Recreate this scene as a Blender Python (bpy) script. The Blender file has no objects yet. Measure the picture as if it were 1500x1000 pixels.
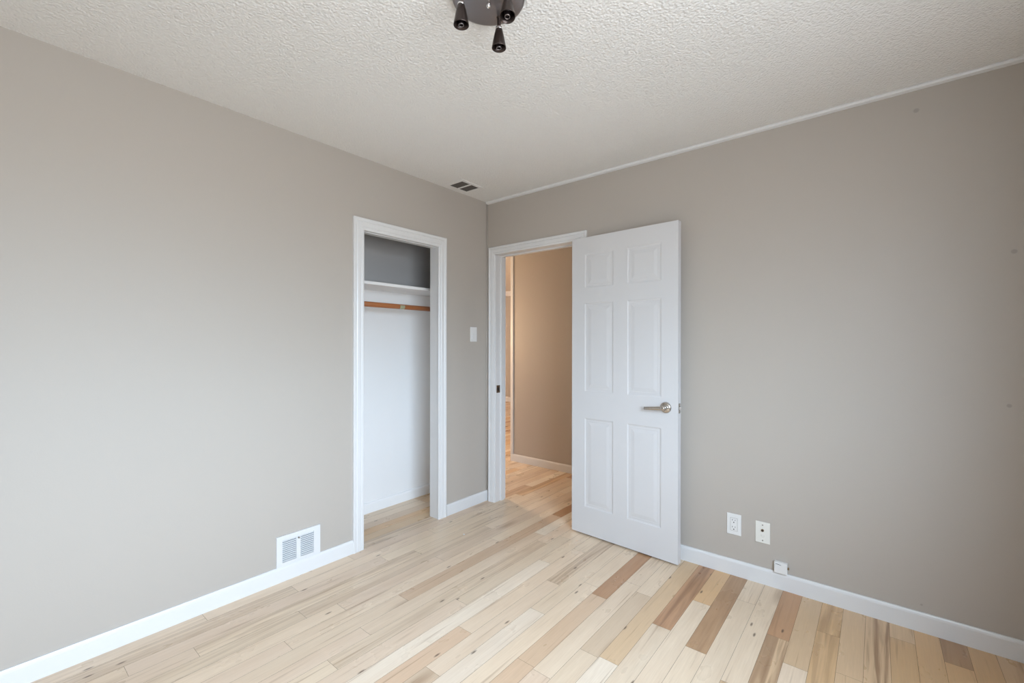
import bpy, bmesh, math, random
from mathutils import Vector, Matrix

random.seed(11)
S = bpy.context.scene
COL = S.collection
H = 2.44            # ceiling height
XR, YB = 3.10, -3.6  # window wall and rear wall of the bedroom
WT = 0.12           # wall thickness

# ------------------------------------------------------------------ camera
YAW, ROLL = 0.6869, 0.0014
cam_data = bpy.data.cameras.new('camera')
cam_data.sensor_width = 36.0
cam_data.lens = 652.63 / 1500 * 36
cam_data.shift_y = 3.65 / 1500
cam_data.clip_start = 0.02
cam = bpy.data.objects.new('camera', cam_data)
COL.objects.link(cam)
fw = Vector((-math.sin(YAW), math.cos(YAW), 0))
rt = Vector((math.cos(YAW), math.sin(YAW), 0))
up = Vector((0, 0, 1))
r2 = rt * math.cos(ROLL) + up * math.sin(ROLL)
u2 = -rt * math.sin(ROLL) + up * math.cos(ROLL)
cam.matrix_world = Matrix(((r2.x, u2.x, -fw.x, 2.4822), (r2.y, u2.y, -fw.y, -2.7011), (r2.z, u2.z, -fw.z, 1.2801), (0, 0, 0, 1)))
S.camera = cam

# ------------------------------------------------------------------ light
S.view_settings.view_transform = 'Standard'
S.view_settings.look = 'None'
S.view_settings.gamma = 1.0
S.view_settings.use_curve_mapping = False
S.view_settings.exposure = 0.95
S.cycles.use_denoising = True
S.cycles.max_bounces = 16
S.cycles.diffuse_bounces = 10
S.cycles.sample_clamp_indirect = 6.0

SKY = 12.0
world = bpy.data.worlds.new('overcast_sky')
S.world = world
world.use_nodes = True
wn, wl = world.node_tree.nodes, world.node_tree.links
wn.clear()
w_out = wn.new('ShaderNodeOutputWorld')
w_bg = wn.new('ShaderNodeBackground')
w_tc = wn.new('ShaderNodeTexCoord')
w_sep = wn.new('ShaderNodeSeparateXYZ')
w_ramp = wn.new('ShaderNodeValToRGB')
w_map = wn.new('ShaderNodeMapRange')
w_map.inputs[1].default_value = -1; w_map.inputs[2].default_value = 1
wl.new(w_tc.outputs['Generated'], w_sep.inputs[0])
wl.new(w_sep.outputs['Z'], w_map.inputs[0])
wl.new(w_map.outputs[0], w_ramp.inputs[0])
e = w_ramp.color_ramp.elements
e[0].position = 0.47; e[0].color = (0.44, 0.47, 0.50, 1)   # snow-covered ground
e[1].position = 0.53; e[1].color = (0.62, 0.79, 0.96, 1)
x = w_ramp.color_ramp.elements.new(0.62); x.color = (1.04, 1.29, 1.57, 1)
x = w_ramp.color_ramp.elements.new(1.0); x.color = (1.08, 1.33, 1.62, 1)
wl.new(w_ramp.outputs[0], w_bg.inputs[0])
w_bg.inputs[1].default_value = SKY
wl.new(w_bg.outputs[0], w_out.inputs[0])

# window: (y0, y1, z0, z1) in the wall opposite the closet, beside the camera
WIN1 = (-3.10, -1.45, 0.90, 2.10)

def lamp(name, kind, loc, energy, color, size=0.1, rot=None, size_y=None):
    d = bpy.data.lights.new(name, kind)
    d.energy = energy; d.color = color
    if kind == 'AREA':
        d.size = size
        if size_y: d.shape = 'RECTANGLE'; d.size_y = size_y
    else:
        d.shadow_soft_size = size
    o = bpy.data.objects.new(name, d); COL.objects.link(o); o.location = loc
    if rot: o.rotation_euler = rot
    return o
portal = lamp('window_portal', 'AREA', (XR + 0.10, (WIN1[0] + WIN1[1]) / 2, (WIN1[2] + WIN1[3]) / 2), 1, (1, 1, 1), WIN1[3] - WIN1[2], (0, math.pi / 2, 0), WIN1[1] - WIN1[0])
portal.data.cycles.is_portal = True
WARM = (1.0, 0.735, 0.50)
lamp('hall_light', 'POINT', (-1.45, 0.55, 1.40), 23, WARM, 0.10)
lamp('living_room_fill', 'POINT', (-4.6, 1.6, 2.1), 75, (1.0, 0.83, 0.70), 0.15)  # unseen fill added so the far room is lit; no fixture modelled

# ------------------------------------------------------------------ materials
def mat(name, color, rough=0.5, metal=0.0, spec=0.5):
    m = bpy.data.materials.new(name); m.use_nodes = True
    b = m.node_tree.nodes['Principled BSDF']
    b.inputs['Base Color'].default_value = (*color, 1)
    b.inputs['Roughness'].default_value = rough
    b.inputs['Metallic'].default_value = metal
    b.inputs['Specular IOR Level'].default_value = spec
    return m
def srgb(r, g, b):
    f = lambda c: (c / 12.92 if c <= 0.04045 else ((c + 0.055) / 1.055) ** 2.4)
    return (f(r / 255), f(g / 255), f(b / 255))
def N(m, t): return m.node_tree.nodes.new(t)
def Lk(m, a, b): m.node_tree.links.new(a, b)
def bsdf(m): return m.node_tree.nodes['Principled BSDF']
def bump_noise(m, scale, strength, dist=0.002, detail=3, stretch=None):
    tc = N(m, 'ShaderNodeTexCoord'); n = N(m, 'ShaderNodeTexNoise'); b = N(m, 'ShaderNodeBump')
    n.inputs['Scale'].default_value = scale; n.inputs['Detail'].default_value = detail
    src = tc.outputs['Object']
    if stretch:
        mp = N(m, 'ShaderNodeMapping'); mp.inputs['Scale'].default_value = stretch
        Lk(m, src, mp.inputs[0]); src = mp.outputs[0]
    Lk(m, src, n.inputs['Vector'])
    Lk(m, n.outputs[0], b.inputs['Height'])
    b.inputs['Strength'].default_value = strength; b.inputs['Distance'].default_value = dist
    Lk(m, b.outputs[0], bsdf(m).inputs['Normal'])
    return m

TAUPE = (0.446, 0.406, 0.363)
def wall_paint(name, color, spots=()):
    """matt wall paint with a faint roller texture; spots are scuffs at fixed points of the wall"""
    m = mat(name, color, 0.55, spec=0.3)
    bump_noise(m, 160, 0.10, 0.0015, 2)
    if spots:
        geo = N(m, 'ShaderNodeNewGeometry')
        prev = None
        for (p, r) in spots:
            d = N(m, 'ShaderNodeVectorMath'); d.operation = 'DISTANCE'
            Lk(m, geo.outputs['Position'], d.inputs[0]); d.inputs[1].default_value = p
            mr = N(m, 'ShaderNodeMapRange'); mr.interpolation_type = 'SMOOTHSTEP'
            Lk(m, d.outputs['Value'], mr.inputs[0])
            mr.inputs[1].default_value = r * 0.5; mr.inputs[2].default_value = r
            mr.inputs[3].default_value = 1; mr.inputs[4].default_value = 0
            v = mr.outputs[0]
            if prev is not None:
                mx = N(m, 'ShaderNodeMath'); mx.operation = 'MAXIMUM'
                Lk(m, prev, mx.inputs[0]); Lk(m, v, mx.inputs[1]); v = mx.outputs[0]
            prev = v
        mix = N(m, 'ShaderNodeMix'); mix.data_type = 'RGBA'
        mix.inputs[6].default_value = (*color, 1)
        mix.inputs[7].default_value = (*(c * 0.80 for c in color), 1)
        Lk(m, prev, mix.inputs[0]); Lk(m, mix.outputs[2], bsdf(m).inputs['Base Color'])
    return m
M = {}
M['taupe'] = wall_paint('taupe_wall_paint', TAUPE)
M['taupe_right'] = wall_paint('taupe_wall_paint_scuffed', TAUPE, [((2.616, 0, 2.332), 0.013), ((2.636, 0, 0.118), 0.006), ((2.913, 0, 1.66), 0.012), ((2.90, 0, 1.03), 0.010)])
M['closet_white'] = bump_noise(mat('closet_white_paint', (0.84, 0.835, 0.83), 0.5, spec=0.3), 120, 0.1, 0.0015, 2)
M['closet_lit_taupe'] = wall_paint('closet_lit_taupe_paint', (0.50, 0.49, 0.485))  # taupe painted lighter and cooler to stand in for bluish light in the closet
M['trim'] = bump_noise(mat('white_trim_paint', (0.69, 0.69, 0.69), 0.32), 90, 0.08, 0.001, 2, (1, 1, 1))
M['door'] = mat('white_door_paint', (0.615, 0.61, 0.615), 0.38)
M['plastic'] = mat('white_plastic', (0.72, 0.72, 0.71), 0.35)
M['ivory'] = mat('ivory_plastic', (0.72, 0.71, 0.66), 0.38)
M['dark'] = mat('dark_slot', (0.02, 0.018, 0.016), 0.6)
M['nickel'] = bump_noise(mat('brushed_nickel', (0.55, 0.52, 0.48), 0.22, 1.0), 300, 0.05, 0.0004)
M['chrome'] = mat('chrome', (0.85, 0.85, 0.86), 0.08, 1.0)
M['bronze'] = bump_noise(mat('dark_bronze', (0.060, 0.045, 0.040), 0.32, 0.75), 200, 0.05, 0.0004)
M['gunmetal'] = bump_noise(mat('brushed_gunmetal', (0.30, 0.275, 0.275), 0.30, 0.9), 250, 0.06, 0.0004, 2, (1, 12, 1))
M['socket'] = mat('black_socket', (0.012, 0.008, 0.008), 0.35)
M['vent_dark'] = mat('dark_vent_mesh', (0.115, 0.105, 0.095), 0.7)
M['label_paper'] = mat('pale_sticker', (0.62, 0.64, 0.45), 0.5)
M['screw'] = mat('steel_screw', (0.30, 0.28, 0.25), 0.35, 0.9)
M['register'] = mat('white_enamel', (0.68, 0.685, 0.69), 0.3)
M['duct'] = mat('duct_grey', (0.10, 0.125, 0.15), 0.6)
M['connector'] = mat('brass_connector', (0.25, 0.17, 0.09), 0.4, 0.6)
M['ink'] = mat('dark_ink', (0.03, 0.03, 0.05), 0.5)

def pole_wood():
    m = mat('varnished_pole_wood', srgb(160, 95, 52), 0.35)
    tc = N(m, 'ShaderNodeTexCoord'); mp = N(m, 'ShaderNodeMapping'); n = N(m, 'ShaderNodeTexNoise'); r = N(m, 'ShaderNodeValToRGB')
    mp.inputs['Scale'].default_value = (60, 3, 60); n.inputs['Scale'].default_value = 1; n.inputs['Detail'].default_value = 4
    r.color_ramp.elements[0].color = (*srgb(138, 76, 38), 1); r.color_ramp.elements[1].color = (*srgb(190, 122, 72), 1)
    Lk(m, tc.outputs['Object'], mp.inputs[0]); Lk(m, mp.outputs[0], n.inputs['Vector']); Lk(m, n.outputs[0], r.inputs[0]); Lk(m, r.outputs[0], bsdf(m).inputs['Base Color'])
    return m
M['pole'] = pole_wood()

def popcorn():
    m = mat('popcorn_ceiling', (0.79, 0.785, 0.77), 0.85, spec=0.1)
    tc = N(m, 'ShaderNodeTexCoord')
    v = N(m, 'ShaderNodeTexVoronoi'); v.inputs['Scale'].default_value = 105
    n = N(m, 'ShaderNodeTexNoise'); n.inputs['Scale'].default_value = 130; n.inputs['Detail'].default_value = 3
    Lk(m, tc.outputs['Object'], v.inputs['Vector']); Lk(m, tc.outputs['Object'], n.inputs['Vector'])
    inv = N(m, 'ShaderNodeMath'); inv.operation = 'SUBTRACT'; inv.inputs[0].default_value = 0.8
    Lk(m, v.outputs['Distance'], inv.inputs[1])
    ad = N(m, 'ShaderNodeMath'); ad.operation = 'ADD'
    Lk(m, inv.outputs[0], ad.inputs[0]); Lk(m, n.outputs[0], ad.inputs[1])
    b = N(m, 'ShaderNodeBump'); b.inputs['Strength'].default_value = 0.55; b.inputs['Distance'].default_value = 0.006
    Lk(m, ad.outputs[0], b.inputs['Height']); Lk(m, b.outputs[0], bsdf(m).inputs['Normal'])
    return m
M['ceiling'] = popcorn()

def floor_wood():
    """hardwood: each board carries its own colour ('tint') and amount of brown heartwood (alpha); grain runs along the board's UV"""
    m = mat('hardwood_boards', (0.6, 0.45, 0.3), 0.30)
    at = N(m, 'ShaderNodeAttribute'); at.attribute_name = 'tint'
    uv = N(m, 'ShaderNodeUVMap'); uv.uv_map = 'board'
    def noise(sx, sy, detail=4, dist=0.0, rough=0.55):
        mp = N(m, 'ShaderNodeMapping'); mp.inputs['Scale'].default_value = (sx, sy, 1)
        n = N(m, 'ShaderNodeTexNoise'); n.inputs['Scale'].default_value = 1; n.inputs['Detail'].default_value = detail
        n.inputs['Distortion'].default_value = dist; n.inputs['Roughness'].default_value = rough
        Lk(m, uv.outputs[0], mp.inputs[0]); Lk(m, mp.outputs[0], n.inputs['Vector'])
        return n.outputs[0]
    def rng(v, a, b, c=0.0, d=1.0):
        r = N(m, 'ShaderNodeMapRange'); r.inputs[1].default_value = a; r.inputs[2].default_value = b
        r.inputs[3].default_value = c; r.inputs[4].default_value = d
        Lk(m, v, r.inputs[0]); return r.outputs[0]
    def mul(a, b):
        r = N(m, 'ShaderNodeMath'); r.operation = 'MULTIPLY'
        Lk(m, a, r.inputs[0])
        if isinstance(b, float): r.inputs[1].default_value = b
        else: Lk(m, b, r.inputs[1])
        return r.outputs[0]
    def mixc(fac, a, b, mode='MIX'):
        x = N(m, 'ShaderNodeMix'); x.data_type = 'RGBA'; x.blend_type = mode
        if isinstance(fac, float): x.inputs[0].default_value = fac
        else: Lk(m, fac, x.inputs[0])
        for i, s in ((6, a), (7, b)):
            if isinstance(s, tuple): x.inputs[i].default_value = (*s, 1)
            else: Lk(m, s, x.inputs[i])
        return x.outputs[2]
    c = at.outputs['Color']
    grain = rng(noise(150, 5, 5, 0.4), 0.3, 0.7)
    cloud = rng(noise(16, 1.8, 2, 0.2), 0.25, 0.75)
    fine = rng(noise(420, 12, 2), 0.3, 0.7)
    c = mixc(mul(cloud, 0.28), c, (0.56, 0.39, 0.255))
    c = mixc(mul(grain, 0.18), c, (0.46, 0.31, 0.20))
    c = mixc(mul(fine, 0.10), c, (0.30, 0.19, 0.11))
    # brown heartwood streaks, strong only on boards that have them
    heart = rng(noise(30, 1.3, 3, 0.9), 0.40, 0.60)
    c = mixc(mul(mul(heart, at.outputs['Alpha']), 0.85), c, (0.235, 0.118, 0.058))
    # mineral streaks and small knots, sparse everywhere
    mn = rng(noise(60, 1.9, 2, 0.25, 0.5), 0.61, 0.80)
    c = mixc(mul(mn, 0.70), c, (0.26, 0.14, 0.07))
    def pips(sx, sy, keep, r0, r1):
        mp = N(m, 'ShaderNodeMapping'); mp.inputs['Scale'].default_value = (sx, sy, 1)
        v = N(m, 'ShaderNodeTexVoronoi'); v.voronoi_dimensions = '2D'; v.inputs['Scale'].default_value = 1
        Lk(m, uv.outputs[0], mp.inputs[0]); Lk(m, mp.outputs[0], v.inputs['Vector'])
        sp = N(m, 'ShaderNodeSeparateColor'); Lk(m, v.outputs['Color'], sp.inputs[0])
        g = N(m, 'ShaderNodeMath'); g.operation = 'GREATER_THAN'; g.inputs[1].default_value = keep
        Lk(m, sp.outputs[0], g.inputs[0])
        return mul(rng(v.outputs['Distance'], r0, r1, 1.0, 0.0), g.outputs[0])
    c = mixc(mul(pips(9.0, 2.6, 0.72, 0.02, 0.055), 0.80), c, (0.075, 0.038, 0.020))   # small dark knots and pin marks
    c = mixc(mul(pips(6.0, 1.5, 0.84, 0.05, 0.20), 0.45), c, (0.24, 0.13, 0.065))     # brown flame around larger knots
    Lk(m, c, bsdf(m).inputs['Base Color'])
    rr = rng(noise(9, 4, 3), 0.3, 0.7, 0.24, 0.42)
    Lk(m, rr, bsdf(m).inputs['Roughness'])
    b = N(m, 'ShaderNodeBump'); b.inputs['Strength'].default_value = 0.06; b.inputs['Distance'].default_value = 0.001
    Lk(m, grain, b.inputs['Height']); Lk(m, b.outputs[0], bsdf(m).inputs['Normal'])
    return m
M['boards'] = floor_wood()
M['subfloor'] = mat('dark_board_gap', (0.10, 0.055, 0.03), 0.8)
def glass_pane():
    m = bpy.data.materials.new('window_glass'); m.use_nodes = True
    n, l = m.node_tree.nodes, m.node_tree.links; n.clear()
    o = n.new('ShaderNodeOutputMaterial'); t = n.new('ShaderNodeBsdfTransparent'); g = n.new('ShaderNodeBsdfGlossy'); x = n.new('ShaderNodeMixShader')
    g.inputs['Roughness'].default_value = 0.0; x.inputs[0].default_value = 0.06
    l.new(t.outputs[0], x.inputs[1]); l.new(g.outputs[0], x.inputs[2]); l.new(x.outputs[0], o.inputs[0])
    return m
M['glass'] = glass_pane()

# ------------------------------------------------------------------ mesh helpers
def box(bm, x0, x1, y0, y1, z0, z1, mi=0):
    vs = [bm.verts.new(p) for p in ((x0, y0, z0), (x1, y0, z0), (x1, y1, z0), (x0, y1, z0), (x0, y0, z1), (x1, y0, z1), (x1, y1, z1), (x0, y1, z1))]
    for f in ((0, 3, 2, 1), (4, 5, 6, 7), (0, 1, 5, 4), (1, 2, 6, 5), (2, 3, 7, 6), (3, 0, 4, 7)):
        bm.faces.new([vs[i] for i in f]).material_index = mi
    return vs
def bevel(bm, w, seg=2):
    bmesh.ops.bevel(bm, geom=list(bm.edges), offset=w, segments=seg, profile=0.5, affect='EDGES', clamp_overlap=True)
def obj(name, bm, mats, parent=None, loc=None, smooth=False, rot=None):
    bmesh.ops.recalc_face_normals(bm, faces=list(bm.faces))
    me = bpy.data.meshes.new(name); bm.to_mesh(me); bm.free()
    for m in (mats if isinstance(mats, (list, tuple)) else [mats]): me.materials.append(m)
    if smooth:
        for p in me.polygons: p.use_smooth = True
    o = bpy.data.objects.new(name, me); COL.objects.link(o)
    if parent: o.parent = parent
    if loc: o.location = loc
    if rot: o.rotation_euler = rot
    return o
def struct(name, bm, mats, label=None, **k):
    o = obj(name, bm, mats, **k); o['kind'] = 'structure'
    if label: o['label'] = label
    return o
def thing(name, label, cat, loc=(0, 0, 0), rot=None, group=None):
    o = bpy.data.objects.new(name, None); COL.objects.link(o); o.location = loc
    o.empty_display_size = 0.05
    if rot: o.rotation_euler = rot
    tag(o, label, cat, group); return o
def tag(o, label, cat, group=None):
    o['label'] = label; o['category'] = cat
    if group: o['group'] = group
    return o
def rbox(x0, x1, y0, y1, z0, z1, r=0.002, seg=2):
    bm = bmesh.new(); box(bm, x0, x1, y0, y1, z0, z1); bevel(bm, r, seg); return bm
def lathe(bm, prof, n=32, M4=None, cap0=True, cap1=True):
    """revolve (r, z) profile about the z axis"""
    rings = []
    for r, z in prof:
        ring = []
        for i in range(n):
            a = 2 * math.pi * i / n
            v = Vector((r * math.cos(a), r * math.sin(a), z))
            ring.append(bm.verts.new(M4 @ v if M4 else v))
        rings.append(ring)
    for a, b in zip(rings, rings[1:]):
        for i in range(n):
            bm.faces.new((a[i], a[(i + 1) % n], b[(i + 1) % n], b[i]))
    if cap0: bm.faces.new(rings[0][::-1])
    if cap1: bm.faces.new(rings[-1])
def tube(bm, pts, r, n=12):
    pts = [Vector(p) for p in pts]; rings = []
    for i, p in enumerate(pts):
        d = (pts[min(i + 1, len(pts) - 1)] - pts[max(i - 1, 0)]).normalized()
        a = d.orthogonal().normalized(); b = d.cross(a)
        rr = r[i] if isinstance(r, (list, tuple)) else r
        rings.append([bm.verts.new(p + rr * (math.cos(t) * a + math.sin(t) * b)) for t in (2 * math.pi * k / n for k in range(n))])
    for A, B in zip(rings, rings[1:]):
        off = min(range(n), key=lambda s: sum((A[i].co - B[(i + s) % n].co).length for i in range(n)))
        for i in range(n):
            bm.faces.new((A[i], A[(i + 1) % n], B[(i + 1 + off) % n], B[(i + off) % n]))
    bm.faces.new(rings[0][::-1]); bm.faces.new(rings[-1])
def sweep(bm, prof, path, nrm):
    """profile points (u across, v out along nrm) swept along a mitred path; path = [(point, u direction), ...]"""
    rows = []
    for p, u in path:
        rows.append([bm.verts.new(Vector(p) + Vector(u) * a + Vector(nrm) * b) for a, b in prof])
    n = len(prof)
    for A, B in zip(rows, rows[1:]):
        for i in range(n): bm.faces.new((A[i], A[(i + 1) % n], B[(i + 1) % n], B[i]))
    bm.faces.new(rows[0][::-1]); bm.faces.new(rows[-1])

# ------------------------------------------------------------------ floor
BX, BW = 0.593, 0.0840
def floor_boards():
    tones = {
        'cream': srgb(238, 224, 204), 'light': srgb(229, 209, 184), 'tan': srgb(219, 188, 150), 'pink': srgb(226, 205, 182),
        'rose': srgb(214, 185, 156), 'brown': srgb(186, 140, 102), 'umber': srgb(178, 140, 104), 'grey': srgb(212, 189, 163), 'gold': srgb(216, 178, 132)}
    # boards read from the photograph: strip -> [(end nearest the far rooms first) y of the joint, tone, heartwood]; each entry runs down to its joint
    known = {
        -7: [(-1.25, 'pink', .1), (-2.0, 'light', .1), (-4, 'light', .2)], -6: [(-0.70, 'light', .1), (-1.62, 'light', 0), (-4, 'light', .35)],
        -5: [(-1.13, 'light', 0), (-2.31, 'pink', 0), (-4, 'light', .2)], -4: [(-0.95, 'light', .1), (-2.10, 'light', .5), (-4, 'pink', 0)],
        -3: [(-0.40, 'light', 0), (-1.70, 'light', .25), (-4, 'light', .3)],
        -2: [(-0.92, 'pink', .15), (-1.55, 'pink', .1), (-4, 'light', 0)], -1: [(-0.52, 'light', 0), (-1.84, 'light', .1), (-4, 'pink', 0)],
        0: [(0.55, 'light', 0), (0.08, 'brown', .15), (-1.31, 'rose', .10), (-4, 'light', 0)], 1: [(-0.26, 'cream', 0), (-1.58, 'light', .1), (-4, 'pink', 0)],
        2: [(-0.35, 'pink', 0), (-1.78, 'light', .35), (-4, 'light', 0)], 3: [(-0.20, 'light', 0), (-1.15, 'light', 0), (-4, 'pink', 0)],
        4: [(-0.55, 'light', 0), (-2.6, 'cream', 0), (-4, 'light', 0)], 5: [(-0.30, 'light', 0), (-1.29, 'light', 0), (-4, 'rose', 0)],
        6: [(-0.71, 'light', .55), (-1.55, 'pink', 0), (-4, 'grey', 0)], 7: [(-0.97, 'light', 0), (-1.9, 'cream', 0), (-4, 'pink', 0)],
        8: [(-0.60, 'light', 0), (-1.8, 'light', 0), (-4, 'light', 0)], 9: [(-0.67, 'brown', .3), (-1.28, 'rose', 0), (-4, 'rose', .1)],
        10: [(-0.45, 'light', 0), (-1.29, 'light', 0), (-4, 'pink', .1)], 11: [(-0.51, 'light', .05), (-1.07, 'grey', 0), (-4, 'light', 0)],
        12: [(-1.06, 'tan', 0), (-1.7, 'cream', 0), (-4, 'light', 0)], 13: [(-0.71, 'brown', .8), (-4, 'light', 0)],
        14: [(-0.40, 'gold', 0), (-1.4, 'light', 0), (-4, 'light', 0)], 15: [(-0.77, 'umber', .35), (-1.6, 'light', 0), (-4, 'light', 0)],
        16: [(-0.25, 'light', .2), (-1.2, 'light', 0), (-4, 'light', 0)], 17: [(-0.88, 'light', .05), (-4, 'tan', .6)],
        18: [(-0.46, 'brown', .15), (-0.95, 'tan', .75), (-4, 'tan', 0)], 19: [(-0.62, 'tan', .05), (-4, 'light', 0)],
        20: [(-0.29, 'gold', .5), (-1.1, 'gold', .35), (-4, 'tan', 0)], 21: [(-0.55, 'tan', .05), (-4, 'tan', .1)],
        22: [(-0.9, 'tan', .85), (-4, 'gold', .3)], 23: [(-0.14, 'tan', .1), (-4, 'gold', .1)], 24: [(-0.6, 'gold', 0), (-4, 'tan', 0)],
        25: [(-0.20, 'umber', .35), (-4, 'gold', 0)], 26: [(-0.45, 'gold', .05), (-4, 'gold', 0)], 27: [(-0.3, 'tan', .2), (-4, 'gold', 0)]}
    rnd = random.Random(5)
    wts = ['light'] * 6 + ['cream'] * 2 + ['pink'] * 3 + ['tan'] * 4 + ['rose'] + ['gold'] + ['grey'] + ['brown']
    bm = bmesh.new()
    tint = bm.loops.layers.float_color.new('tint'); uvl = bm.loops.layers.uv.new('board')
    Y1, Y0, X0, X1 = 5.0, YB, -6.0, XR
    g = 0.00045
    def board(x0, x1, y0, y1, tone, h):
        kk = rnd.uniform(0.93, 1.04); c = [v * kk * rnd.uniform(0.993, 1.007) for v in tones[tone]]
        ou, ov = rnd.uniform(0, 40), rnd.uniform(0, 40)
        vs = [bm.verts.new((a, b, 0.0)) for a, b in ((x0 + g, y0 + g), (x1 - g, y0 + g), (x1 - g, y1 - g), (x0 + g, y1 - g))]
        f = bm.faces.new(vs)
        for lp in f.loops:
            lp[tint] = (*c, h); lp[uvl].uv = (lp.vert.co.x - x0 + ou, lp.vert.co.y - y0 + ov)
    k0 = int(math.floor((X0 - BX) / BW)); k1 = int(math.ceil((X1 - BX) / BW))
    for k in range(k0, k1):
        x0 = max(X0, BX + k * BW); x1 = min(X1, BX + (k + 1) * BW)
        if x1 - x0 < 0.002: continue
        y = Y1
        if k in known:
            stop = 1.9 if k == 0 else (rnd.uniform(0.15, 1.0) if -7 < k < 5 else 0.02)   # boards run on through the doorway
        else:
            stop = Y0
        y -= rnd.uniform(0.1, 0.9)
        prev = Y1
        while True:
            if y < stop + 0.15:
                y = stop
            t = rnd.choice(wts); h = rnd.choice((0, 0, 0, 0, .1, .2, .5))
            board(x0, x1, max(y, Y0), prev, t, h)
            prev = y
            if y <= stop: break
            y -= rnd.uniform(0.35, 1.5)
        if k in known:
            for (yj, t, h) in known[k]:
                yy = max(yj, Y0) if yj > -3.99 else None
                if yy is not None:
                    board(x0, x1, yy, prev, t, h); prev = yy
                else:
                    first = True
                    while prev > Y0 + 0.01:
                        yn = prev - rnd.uniform(0.5, 1.2)
                        if yn < Y0 + 0.2: yn = Y0
                        board(x0, x1, yn, prev, t if first else rnd.choice(wts), h if first else 0); prev = yn; first = False
    box(bm, X0, X1, Y0, Y1, -0.03, -0.0015, 1)
    # keep the board faces pointing up
    me = bpy.data.meshes.new('floor')
    bm.normal_update(); bm.to_mesh(me); bm.free()
    me.materials.append(M['boards']); me.materials.append(M['subfloor'])
    o = bpy.data.objects.new('floor', me); COL.objects.link(o); o['kind'] = 'structure'
    o['label'] = 'pale hardwood strip floor with scattered brown boards running to the doorway'
floor_boards()

# ------------------------------------------------------------------ ceiling and walls
bm = bmesh.new(); box(bm, -6.12, XR + WT, YB - WT, 5.12, H, H + 0.10)
struct('ceiling', bm, M['ceiling'], 'off-white popcorn textured ceiling over the bedroom')

# closet opening and door opening
CY0, CY1, CZ = -1.142, -0.527, 1.990     # closet: left jamb, right jamb, head
DX0, DX1, DZ = 0.095, 0.868, 2.000       # doorway: left jamb, right jamb, head
J = 0.02                                 # jamb board thickness
bm = bmesh.new()
LW = -0.085
box(bm, LW, 0, YB, CY0 - J, 0, H); box(bm, LW, 0, CY1 + J, 0, 0, H); box(bm, LW, 0, CY0 - J, CY1 + J, CZ + J, H)
struct('wall_left', bm, M['taupe'], 'taupe wall with the closet opening')
bm = bmesh.new()
box(bm, -6.0, DX0 - J, 0, 0.12, 0, H); box(bm, DX1 + J, XR, 0, 0.12, 0, H); box(bm, DX0 - J, DX1 + J, 0, 0.12, DZ + J, H)
struct('wall_right', bm, M['taupe_right'], 'taupe wall with the open doorway')
bm = bmesh.new()
a0, a1, b0, b1 = WIN1
box(bm, XR, XR + WT, YB, a0, 0, H); box(bm, XR, XR + WT, a1, 1.205, 0, H); box(bm, XR, XR + WT, a0, a1, 0, b0); box(bm, XR, XR + WT, a0, a1, b1, H)
struct('wall_window', bm, M['taupe'])
bm = bmesh.new()
box(bm, LW, XR + WT, YB - WT, YB, 0, H)
struct('wall_back', bm, M['taupe'])
# closet box: back wall painted taupe above the shelf and white below
SZ = 1.688
bm = bmesh.new(); box(bm, -0.60, -0.50, -1.42, 0.0, 0, SZ, 1); box(bm, -0.60, -0.50, -1.42, 0.0, SZ, H, 0)
struct('wall_closet_back', bm, [M['closet_lit_taupe'], M['closet_white']], 'closet back wall, white below the shelf and taupe above, its colour lightened for bluish light')
bm = bmesh.new(); box(bm, -0.60, LW, -1.50, -1.42, 0, SZ, 1); box(bm, -0.60, LW, -1.50, -1.42, SZ, H, 0)
box(bm, -0.50, LW, -0.006, 0.0, 0, SZ, 1); box(bm, -0.50, LW, -0.006, 0.0, SZ, H, 0)
box(bm, LW - 0.006, LW, CY1 + J, -0.006, 0, SZ, 1); box(bm, LW - 0.006, LW, -1.42, CY0 - J, 0, SZ, 1)
struct('wall_closet_side', bm, [M['closet_lit_taupe'], M['closet_white']])
# hall and living room beyond the doorway
bm = bmesh.new(); box(bm, -0.632, XR, 1.085, 1.205, 0, H)
struct('wall_hall', bm, M['taupe'], 'warm lit hallway wall seen through the doorway')
bm = bmesh.new(); box(bm, -6.0, -0.40, 4.9, 5.0, 0, H); struct('wall_far', bm, M['taupe'], 'far room wall glimpsed past the hallway corner')
bm = bmesh.new(); box(bm, -6.1, -6.0, 0, 5.0, 0, H); struct('wall_living_left', bm, M['taupe'])
bm = bmesh.new(); box(bm, -0.50, -0.40, 1.205, 4.9, 0, H); struct('wall_living_right', bm, M['taupe'])

# ------------------------------------------------------------------ windows (behind and beside the camera)
def window(name, c, w, h, wall_axis):
    fr = bmesh.new(); t = 0.05
    def b(u0, u1, v0, v1, d0=-0.04, d1=0.04):
        if wall_axis == 'x': box(fr, d0, d1, u0, u1, v0, v1)
        else: box(fr, u0, u1, d0, d1, v0, v1)
    b(-w / 2, -w / 2 + t, -h / 2, h / 2); b(w / 2 - t, w / 2, -h / 2, h / 2)
    b(-w / 2 + t, w / 2 - t, h / 2 - t, h / 2); b(-w / 2 + t, w / 2 - t, -h / 2, -h / 2 + t)
    o = struct(name, fr, M['trim'], loc=c)
    g = bmesh.new()
    if wall_axis == 'x': box(g, -0.003, 0.003, -w / 2 + t, w / 2 - t, -h / 2 + t, h / 2 - t)
    else: box(g, -w / 2 + t, w / 2 - t, -0.003, 0.003, -h / 2 + t, h / 2 - t)
    obj('pane', g, M['glass'], o)
window('window_1', (XR + 0.06, (WIN1[0] + WIN1[1]) / 2, (WIN1[2] + WIN1[3]) / 2), WIN1[1] - WIN1[0], WIN1[3] - WIN1[2], 'x')

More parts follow.
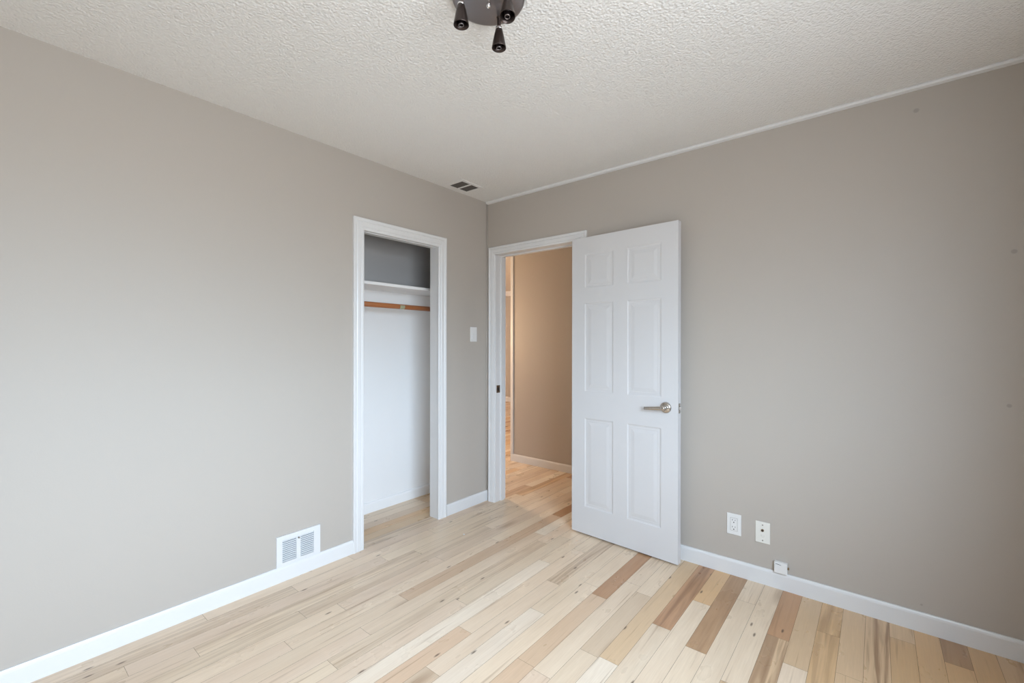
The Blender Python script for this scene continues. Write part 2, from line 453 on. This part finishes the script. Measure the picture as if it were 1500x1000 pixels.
# ------------------------------------------------------------------ trim
def baseboard(name, segs, h, label=None, m='trim'):
    """segs: (x0, y0, x1, y1, nx, ny): runs with outward normal; profile with eased top"""
    bm = bmesh.new()
    prof = [(0, 0), (0.0125, 0), (0.0125, h - 0.014), (0.0105, h - 0.006), (0.007, h), (0, h)]
    for (x0, y0, x1, y1, nx, ny) in segs:
        A = [bm.verts.new((x0 + nx * d, y0 + ny * d, z)) for d, z in prof]
        B = [bm.verts.new((x1 + nx * d, y1 + ny * d, z)) for d, z in prof]
        n = len(prof)
        for i in range(n): bm.faces.new((A[i], A[(i + 1) % n], B[(i + 1) % n], B[i]))
        bm.faces.new(A[::-1]); bm.faces.new(B)
    return struct(name, bm, M[m], label)
baseboard('baseboard_left', [(0, YB, 0, -1.2135, 1, 0)], 0.081, 'white baseboard under the wall register')
baseboard('baseboard_corner', [(0, -0.449, 0, -0.0005, 1, 0)], 0.083, 'short white baseboard between closet and doorway')
baseboard('baseboard_right', [(0.933, 0, XR, 0, 0, -1)], 0.086, 'white baseboard below the outlet plates')
baseboard('baseboard_hall', [(-0.632, 1.085, XR, 1.085, 0, -1)], 0.078, 'peach lit baseboard of the hallway')
baseboard('baseboard_far', [(-5.99, 4.9, -0.51, 4.9, 0, -1)], 0.10)
baseboard('baseboard_closet', [(-0.5, -1.415, -0.5, -0.0065, 1, 0)], 0.078, 'white baseboard along the closet back', 'closet_white')

# door-style casing profile: u = distance from the opening edge outwards, v = thickness
def casing_prof(w):
    return [(0, 0), (0, 0.010), (0.004, 0.013), (w * 0.22, 0.0135), (w * 0.27, 0.0115), (w * 0.32, 0.014), (w * 0.62, 0.0155), (w * 0.70, 0.013), (w * 0.76, 0.0165), (w - 0.004, 0.018), (w, 0.015), (w, 0)]
def casing(bm, path, prof, nrm):
    sweep(bm, prof, path, nrm)
bm = bmesh.new()
w = 0.0745
casing(bm, [((0, CY0 + 0.003, 0), (0, -1, 0)), ((0, CY0 + 0.003, CZ - 0.003), (0, -1, 1)), ((0, CY1 - 0.003, CZ - 0.003), (0, 1, 1)), ((0, CY1 - 0.003, 0), (0, 1, 0))], casing_prof(w), (1, 0, 0))
# jamb boards lining the opening
box(bm, LW - 0.003, 0, CY0 - J, CY0, 0, CZ); box(bm, LW - 0.003, 0, CY1, CY1 + J, 0, CZ); box(bm, LW - 0.003, 0, CY0 - J, CY1 + J, CZ, CZ + J)
# stop bead along the head
box(bm, -0.050, -0.020, CY0, CY1, CZ - 0.006, CZ)
struct('trim_1', bm, M['trim'], 'white casing and jambs around the closet opening')
bm = bmesh.new()
w = 0.063
casing(bm, [((DX0 - 0.003, 0, 0), (-1, 0, 0)), ((DX0 - 0.003, 0, DZ), (-1, 0, 1)), ((DX1 + 0.003, 0, DZ), (1, 0, 1)), ((DX1 + 0.003, 0, 0), (1, 0, 0))], casing_prof(w), (0, -1, 0))
box(bm, DX0 - J, DX0, 0, 0.125, 0, DZ); box(bm, DX1, DX1 + J, 0, 0.125, 0, DZ); box(bm, DX0 - J, DX1 + J, 0, 0.125, DZ, DZ + J)
box(bm, DX0, DX0 + 0.010, 0.062, 0.095, 0, DZ - 0.01); box(bm, DX1 - 0.010, DX1, 0.062, 0.095, 0, DZ - 0.01); box(bm, DX0, DX1, 0.062, 0.095, DZ - 0.010, DZ)
struct('trim_2', bm, M['trim'], 'white casing and jambs around the doorway')
# ceiling trim on the right wall, corner bead, hall corner strip, far room crown
bm = bmesh.new()
sweep(bm, [(0, 0), (0, 0.020), (0.006, 0.022), (0.014, 0.018), (0.019, 0.006), (0.019, 0)], [((0.004, 0, H), (0, 0, -1)), ((XR, 0, H), (0, 0, -1))], (0, -1, 0))
struct('trim_3', bm, M['trim'], 'thin white moulding where ceiling meets the doorway wall')
bm = bmesh.new()
tube(bm, [(0.004, -0.004, 0.086), (0.004, -0.004, H - 0.002)], 0.0075, 10)
struct('trim_4', bm, M['taupe'], 'taupe corner bead between closet wall and doorway wall', smooth=True)
bm = bmesh.new(); box(bm, -0.634, -0.600, 1.073, 1.085, 0.078, H)
struct('trim_5', bm, M['trim'], 'pale corner strip at the end of the hallway wall')
bm = bmesh.new(); box(bm, -5.99, -0.51, 4.84, 4.9, H - 0.10, H)
struct('trim_6', bm, M['trim'])

# strike plate on the left jamb of the doorway
sp = thing('strike_plate', 'small steel strike plate on the left jamb of the doorway', 'strike plate', (DX0, 0.033, 0.914))
bm = bmesh.new()
box(bm, 0, 0.0016, -0.022, -0.010, -0.030, 0.030); box(bm, 0, 0.0016, 0.008, 0.022, -0.030, 0.030)
box(bm, 0, 0.0016, -0.010, 0.008, 0.013, 0.030); box(bm, 0, 0.0016, -0.010, 0.008, -0.030, -0.013)
obj('plate', bm, M['nickel'], sp)
bm = bmesh.new(); box(bm, 0.0, 0.0004, -0.010, 0.008, -0.013, 0.013); obj('latch_hole', bm, M['dark'], sp)

# ------------------------------------------------------------------ the six-panel door
DW, DT, DH0, DH1 = 0.735, 0.040, 0.010, 1.9945
def door_leaf():
    bm = bmesh.new()
    cols = [(0.103, 0.316), (0.415, 0.634)]
    rows = [(0.192, 0.785), (0.966, 1.553), (1.656, 1.882)]
    us = [0, *cols[0], *cols[1], DW]; zs = [DH0, *rows[0], *rows[1], *rows[2], DH1]
    for y_face, sgn in ((0.0, 1), (DT, -1)):
        def P(u, z, d): return bm.verts.new((u, y_face + sgn * d, z))
        grid = {}
        def G(u, z):
            if (u, z) not in grid: grid[(u, z)] = P(u, z, 0)
            return grid[(u, z)]
        for i in range(5):
            for j in range(7):
                c = [G(us[i], zs[j]), G(us[i + 1], zs[j]), G(us[i + 1], zs[j + 1]), G(us[i], zs[j + 1])]
                if i % 2 == 1 and j % 2 == 1:
                    prev = c
                    for ins, d in ((0.005, 0.0026), (0.012, 0.0036), (0.020, 0.0030), (0.024, 0.0034), (0.044, 0.0010), (0.048, 0.0006)):
                        r = [P(us[i] + ins, zs[j] + ins, d), P(us[i + 1] - ins, zs[j] + ins, d), P(us[i + 1] - ins, zs[j + 1] - ins, d), P(us[i] + ins, zs[j + 1] - ins, d)]
                        for q in range(4): bm.faces.new((prev[q], prev[(q + 1) % 4], r[(q + 1) % 4], r[q]))
                        prev = r
                    bm.faces.new(prev)
                else:
                    bm.faces.new(c)
        if sgn == 1: front = grid
        else: back = grid
    def edge(keys):
        for a, b in zip(keys, keys[1:]): bm.faces.new((front[a], front[b], back[b], back[a]))
    edge([(u, DH0) for u in us]); edge([(u, DH1) for u in us]); edge([(0, z) for z in zs]); edge([(DW, z) for z in zs])
    return bm
door = struct('door_1', door_leaf(), M['door'], 'white six-panel door standing open against the wall', loc=(0.862, -0.0755, 0), rot=(0, 0, math.radians(-2.99)))
door['category'] = 'door'
# lever handle (u = 0.661, z = 0.909), lever pointing to the hinge side
hd = bpy.data.objects.new('door_handle', None); COL.objects.link(hd); hd.parent = door; hd.location = (0.663, 0, 0.909); hd['label'] = 'brushed nickel lever handle'
toF = Matrix.Rotation(math.pi / 2, 4, 'X')           # z axis -> -y (out of the front face)
bm = bmesh.new()
lathe(bm, [(0.0330, 0.0), (0.0330, 0.004), (0.0315, 0.008), (0.027, 0.0115), (0.018, 0.0135), (0.0135, 0.015), (0.0125, 0.034), (0.0135, 0.040), (0.0135, 0.050), (0.011, 0.053)], 36, toF)
obj('rosette', bm, M['nickel'], hd, smooth=True)
bm = bmesh.new()
rows = []
for k in range(13):
    t = k / 12
    xx = 0.012 - 0.128 * t; zc = -0.010 * t; hh = 0.0125 - 0.0040 * t; yy = -0.045 + 0.004 * max(0, t - .75) * 4; dd = 0.0070 - 0.002 * t
    rows.append([bm.verts.new((xx, yy + dd * math.cos(a), zc + hh * math.sin(a))) for a in (2 * math.pi * i / 14 for i in range(14))])
for A, B in zip(rows, rows[1:]):
    for i in range(14): bm.faces.new((A[i], A[(i + 1) % 14], B[(i + 1) % 14], B[i]))
bm.faces.new(rows[0]); bm.faces.new(rows[-1][::-1])
obj('lever', bm, M['nickel'], hd, smooth=True)
lp = obj('latch_plate', rbox(DW - 0.0005, DW + 0.0014, 0.008, 0.032, 0.880, 0.938, 0.0006, 1), M['nickel'], door)
bm = bmesh.new()
bolt = [(DW + 0.001, 0.013), (DW + 0.012, 0.017), (DW + 0.013, 0.021), (DW + 0.001, 0.027)]
A = [bm.verts.new((x_, y_, 0.900)) for x_, y_ in bolt]; B = [bm.verts.new((x_, y_, 0.918)) for x_, y_ in bolt]
for i in range(4): bm.faces.new((A[i], A[(i + 1) % 4], B[(i + 1) % 4], B[i]))
bm.faces.new(A[::-1]); bm.faces.new(B)
obj('latch_bolt', bm, M['chrome'], lp)
bm = bmesh.new(); box(bm, DW + 0.0012, DW + 0.0017, 0.0105, 0.0295, 0.8975, 0.9205); obj('latch_hole', bm, M['dark'], lp)
for z in (0.20, 1.0, 1.80):
    bm = bmesh.new(); lathe(bm, [(0.006, z - 0.045), (0.006, z + 0.045)], 14, Matrix.Translation((0.010, DT + 0.0065, 0)))
    box(bm, 0.010, 0.040, DT, DT + 0.002, z - 0.044, z + 0.044)
    obj('hinge', bm, M['door'], door, smooth=False)

# ------------------------------------------------------------------ closet shelf and pole
sh = obj('closet_shelf', rbox(-0.4995, -0.200, -1.4195, -0.0065, SZ, SZ + 0.021, 0.002), M['closet_white'])
tag(sh, 'white painted board shelf across the closet', 'shelf')
rod = thing('closet_rod', 'brown wooden hanging pole below the closet shelf', 'rail', (-0.27, -0.71, 1.557))
bm = bmesh.new(); tube(bm, [(0, -0.7095, 0), (0, 0.7030, 0)], 0.0185, 24); obj('pole', bm, M['pole'], rod, smooth=True)
bm = bmesh.new()
n0 = []
for k in range(9):
    a = math.radians(-70 + 100 * k / 8)
    n0.append((bm.verts.new((0.0192 * math.cos(a), 0.038, 0.0192 * math.sin(a))), bm.verts.new((0.0192 * math.cos(a), 0.080, 0.0192 * math.sin(a)))))
for a, b in zip(n0, n0[1:]): bm.faces.new((a[0], b[0], b[1], a[1]))
bmesh.ops.solidify(bm, geom=list(bm.faces), thickness=0.0005)
st = obj('sticker', bm, M['label_paper'], rod); st['label'] = 'pale greenish sticker wrapped on the pole'

# ------------------------------------------------------------------ wall register
rg = thing('wall_register', 'white metal heating register low on the wall above the baseboard', 'vent', (0, -1.5405, 0.0815))
bm = bmesh.new()
ry, rz = 0.1205, 0.1625
banks = [(-0.0900, -0.0150), (0.0080, 0.0830)]
bz0, bz1 = 0.019, 0.137
ys = [-ry, banks[0][0], banks[0][1], banks[1][0], banks[1][1], ry]; zz = [0, bz0, bz1, rz]
for i in range(5):
    for j in range(3):
        if j == 1 and i in (1, 3): continue
        box(bm, 0, 0.010, ys[i], ys[i + 1], zz[j], zz[j + 1])
bmesh.ops.remove_doubles(bm, verts=list(bm.verts), dist=1e-5)
dup = {}
for f in list(bm.faces):
    k = tuple(round(v, 4) for v in f.calc_center_median())
    dup.setdefault(k, []).append(f)
bmesh.ops.delete(bm, geom=[f for fs in dup.values() if len(fs) > 1 for f in fs], context='FACES')
obj('frame', bm, M['register'], rg)
for (p0, p1) in banks:
    bm = bmesh.new()
    n = 11
    for k in range(n):
        z = bz0 + (k + 0.5) * (bz1 - bz0) / n
        vs = [bm.verts.new(q) for q in ((0.002, p0, z + 0.0026), (0.0085, p0, z - 0.0014), (0.0085, p0, z - 0.0024), (0.002, p0, z + 0.0016), (0.002, p1, z + 0.0026), (0.0085, p1, z - 0.0014), (0.0085, p1, z - 0.0024), (0.002, p1, z + 0.0016))]
        for f in ((0, 1, 2, 3), (7, 6, 5, 4), (0, 4, 5, 1), (1, 5, 6, 2), (2, 6, 7, 3), (3, 7, 4, 0)): bm.faces.new([vs[i] for i in f])
    obj('louver', bm, M['register'], rg)
bm = bmesh.new(); box(bm, 0.0002, 0.0012, banks[0][0], banks[1][1], bz0, bz1); obj('damper', bm, M['duct'], rg)
bm = bmesh.new(); lathe(bm, [(0.0045, 0), (0.0045, 0.010), (0.003, 0.012)], 12, Matrix.Translation((0.010, -0.004, 0.130)) @ Matrix.Rotation(math.pi / 2, 4, 'Y'))
obj('damper_knob', bm, M['screw'], rg, smooth=True)

# ------------------------------------------------------------------ ceiling vent
cv = thing('ceiling_vent', 'small ceiling vent with two dark grilles near the room corner', 'vent', (0.130, -0.389, H))
bm = bmesh.new()
vx, vy = 0.066, 0.086; bar = 0.0085; fx, fy = 0.090, 0.110
xs = [-fx, -vx, vx, fx]; yv = [-fy, -vy, -bar, bar, vy, fy]
for i in range(3):
    for j in range(5):
        if i == 1 and j in (1, 3): continue
        box(bm, xs[i], xs[i + 1], yv[j], yv[j + 1], -0.004, 0)
obj('frame', bm, M['ceiling'], cv)
for (p0, p1) in ((-vy, -bar), (bar, vy)):
    bm = bmesh.new()
    box(bm, -vx, vx, p0, p1, -0.0012, -0.0002)
    for k in range(9):
        xx = -vx + (k + 0.5) * 2 * vx / 9
        box(bm, xx - 0.0018, xx + 0.0018, p0, p1, -0.0032, -0.0012)
    obj('grille', bm, M['vent_dark'], cv)

# ------------------------------------------------------------------ light switch
sw = thing('light_switch', 'white rocker light switch between closet and doorway', 'light switch', (0, -0.160, 1.356))
obj('plate', rbox(0, 0.006, -0.036, 0.036, -0.058, 0.058, 0.0022), M['plastic'], sw)
bm = bmesh.new()
pr = [(0.005, -0.034), (0.0105, -0.034), (0.0075, 0.0), (0.0065, 0.034), (0.005, 0.034)]
A = [bm.verts.new((d, -0.0165, z)) for d, z in pr]; B = [bm.verts.new((d, 0.0165, z)) for d, z in pr]
for i in range(5): bm.faces.new((A[i], A[(i + 1) % 5], B[(i + 1) % 5], B[i]))
bm.faces.new(A[::-1]); bm.faces.new(B)
obj('rocker', bm, M['plastic'], sw)

# ------------------------------------------------------------------ outlet and jack plates (front faces -y)
ou = thing('power_outlet', 'white duplex power outlet plate right of the open door', 'outlet', (1.867, 0, 0.281))
obj('plate', rbox(-0.0365, 0.0365, -0.006, 0, -0.058, 0.058, 0.0022), M['plastic'], ou)
fc = obj('receptacle', rbox(-0.0170, 0.0170, -0.0082, -0.005, -0.0345, 0.0345, 0.0012), M['plastic'], ou)
for zc in (0.019, -0.019):
    bm = bmesh.new()
    box(bm, -0.0080, -0.0058, -0.0086, -0.0070, zc + 0.0010, zc + 0.0095); box(bm, 0.0058, 0.0080, -0.0086, -0.0070, zc + 0.0020, zc + 0.0090)
    lathe(bm, [(0.0030, 0.0070), (0.0030, 0.0086)], 14, Matrix.Translation((0, 0, zc - 0.0075)) @ toF)
    obj('socket_slots', bm, M['dark'], fc)
bm = bmesh.new(); box(bm, -0.0182, -0.0172, -0.0064, -0.0055, -0.0357, 0.0357); box(bm, 0.0172, 0.0182, -0.0064, -0.0055, -0.0357, 0.0357)
box(bm, -0.0172, 0.0172, -0.0064, -0.0055, 0.0347, 0.0357); box(bm, -0.0172, 0.0172, -0.0064, -0.0055, -0.0357, -0.0347)
bmesh.ops.remove_doubles(bm, verts=list(bm.verts), dist=1e-5)
obj('insert_gap', bm, M['screw'], ou)
jk = thing('cable_jack', 'ivory cable jack plate with one dark port beside the outlet', 'wall plate', (2.008, 0, 0.273))
obj('plate', rbox(-0.0350, 0.0350, -0.006, 0, -0.0565, 0.0565, 0.0022), M['ivory'], jk)
bm = bmesh.new(); lathe(bm, [(0.0070, 0.005), (0.0070, 0.010), (0.0050, 0.0105)], 20, Matrix.Translation((0, 0, 0.012)) @ toF); pt = obj('port', bm, M['connector'], jk, smooth=False)
bm = bmesh.new(); lathe(bm, [(0.0045, 0.0104), (0.0045, 0.0108)], 16, Matrix.Translation((0, 0, 0.012)) @ toF); obj('port_hole', bm, M['dark'], pt)
for zc in (0.040, -0.042):
    bm = bmesh.new(); lathe(bm, [(0.0034, 0.005), (0.0034, 0.0066), (0.0022, 0.0074)], 14, Matrix.Translation((0, 0, zc)) @ toF); obj('screw', bm, M['screw'], jk, smooth=True)
bm = bmesh.new(); lathe(bm, [(0.0075, 0.0055), (0.0075, 0.0066), (0.006, 0.0070)], 20, Matrix.Translation((0, 0, -0.017)) @ toF); obj('blank_port', bm, M['ivory'], jk, smooth=True)

# ------------------------------------------------------------------ small white junction box on the baseboard
jb = thing('phone_box', 'little white phone box sitting on top of the baseboard', 'phone box', (2.094, 0, 0.0865))
obj('case', rbox(-0.030, 0.030, -0.026, 0, 0.0, 0.058, 0.004, 3), M['plastic'], jb)
bm = bmesh.new()
for (x0, x1, z0, z1) in ((-0.022, -0.017, 0.0475, 0.0498), (-0.0165, -0.012, 0.0472, 0.0500), (-0.0118, -0.006, 0.0468, 0.0492), (-0.0055, -0.001, 0.0458, 0.0480), (0.0, 0.003, 0.0452, 0.0470)):
    box(bm, x0, x1, -0.0264, -0.0258, z0, z1)
obj('printed_mark', bm, M['ink'], jb)
bm = bmesh.new(); lathe(bm, [(0.0062, 0.029), (0.0062, 0.036), (0.0042, 0.037)], 16, Matrix.Translation((0, -0.011, 0.032)) @ Matrix.Rotation(math.pi / 2, 4, 'Y')); obj('side_connector', bm, M['connector'], jb)

# ------------------------------------------------------------------ ceiling light with three bare sockets
LC = Vector((1.480, -1.605, H))
cl = thing('ceiling_light', 'round gunmetal ceiling light with bare conical sockets', 'ceiling light', LC)
bm = bmesh.new()
lathe(bm, [(0.118, 0.0), (0.121, -0.003), (0.121, -0.013), (0.118, -0.018), (0.110, -0.021), (0.060, -0.026), (0.020, -0.0275)], 64)
obj('canopy', bm, M['gunmetal'], cl, smooth=True)
bm = bmesh.new(); lathe(bm, [(0.0075, -0.0265), (0.0085, -0.034), (0.006, -0.040), (0.003, -0.043)], 20)
obj('finial', bm, M['chrome'], cl, smooth=True)
def head(lat, dep, tilt_axis, tilt, drop):
    base = rt * lat + fw * dep
    ar = bpy.data.objects.new('lamp_arm', None); COL.objects.link(ar); ar.parent = cl; ar.location = base + Vector((0, 0, -0.022))
    if tilt: ar.rotation_mode = 'QUATERNION'; ar.rotation_quaternion = Matrix.Rotation(tilt, 3, tilt_axis).to_quaternion()
    bm = bmesh.new(); lathe(bm, [(0.0085, 0.002), (0.0085, -0.004), (0.0062, -0.006), (0.0062, -drop + 0.002)], 18)
    obj('stem', bm, M['bronze'], ar, smooth=False)
    bm = bmesh.new(); lathe(bm, [(0.0055, -drop + 0.006), (0.0115, -drop + 0.002), (0.0125, -drop - 0.004), (0.0118, -drop - 0.007)], 24)
    obj('collar', bm, M['chrome'], ar, smooth=True)
    bm = bmesh.new()
    z0 = -drop - 0.004
    lathe(bm, [(0.0115, z0), (0.0165, z0 - 0.020), (0.0215, z0 - 0.045), (0.0245, z0 - 0.062), (0.0250, z0 - 0.066), (0.0236, z0 - 0.066), (0.0205, z0 - 0.045), (0.0150, z0 - 0.020), (0.0095, z0 - 0.006)], 32)
    obj('socket_cup', bm, M['bronze'], ar, smooth=True)
    bm = bmesh.new()
    lathe(bm, [(0.0105, z0 - 0.012), (0.0105, z0 - 0.050), (0.0085, z0 - 0.052), (0.0085, z0 - 0.066), (0.0070, z0 - 0.0665), (0.0070, z0 - 0.060)], 20)
    obj('bulb_socket', bm, M['socket'], ar, smooth=False)
    bm = bmesh.new(); lathe(bm, [(0.0088, z0 - 0.0645), (0.0092, z0 - 0.066), (0.0074, z0 - 0.0675), (0.0068, z0 - 0.066)], 20, None, False, False)
    obj('socket_ring', bm, M['gunmetal'], ar, smooth=True)
head(-0.086, -0.040, fw, 0.0, 0.036)
head(0.033, 0.066, fw, 0.0, 0.040)
head(0.064, -0.059, rt, math.radians(-12), 0.042)

# ------------------------------------------------------------------ paint flecks on the floor
def fleck(loc, r, seed, label):
    rnd = random.Random(seed); bm = bmesh.new()
    n = 9
    ring = [(r * rnd.uniform(0.7, 1.1) * math.cos(2 * math.pi * i / n), r * rnd.uniform(0.5, 0.9) * math.sin(2 * math.pi * i / n)) for i in range(n)]
    lo = [bm.verts.new((a, b, 0)) for a, b in ring]; hi = [bm.verts.new((a * 0.7, b * 0.7, r * rnd.uniform(0.25, 0.5))) for a, b in ring]
    for i in range(n): bm.faces.new((lo[i], lo[(i + 1) % n], hi[(i + 1) % n], hi[i]))
    bm.faces.new(lo[::-1]); bm.faces.new(hi)
    o = obj('paint_fleck', bm, M['trim'], loc=loc)
    tag(o, label, 'paint fleck', 'paint flecks on the floor')
fleck((0.335, -0.588, 0.0), 0.008, 1, 'white paint fleck on the floorboards before the closet')
fleck((0.370, 0.370, 0.0), 0.006, 2, 'tiny white fleck on the floor inside the doorway')
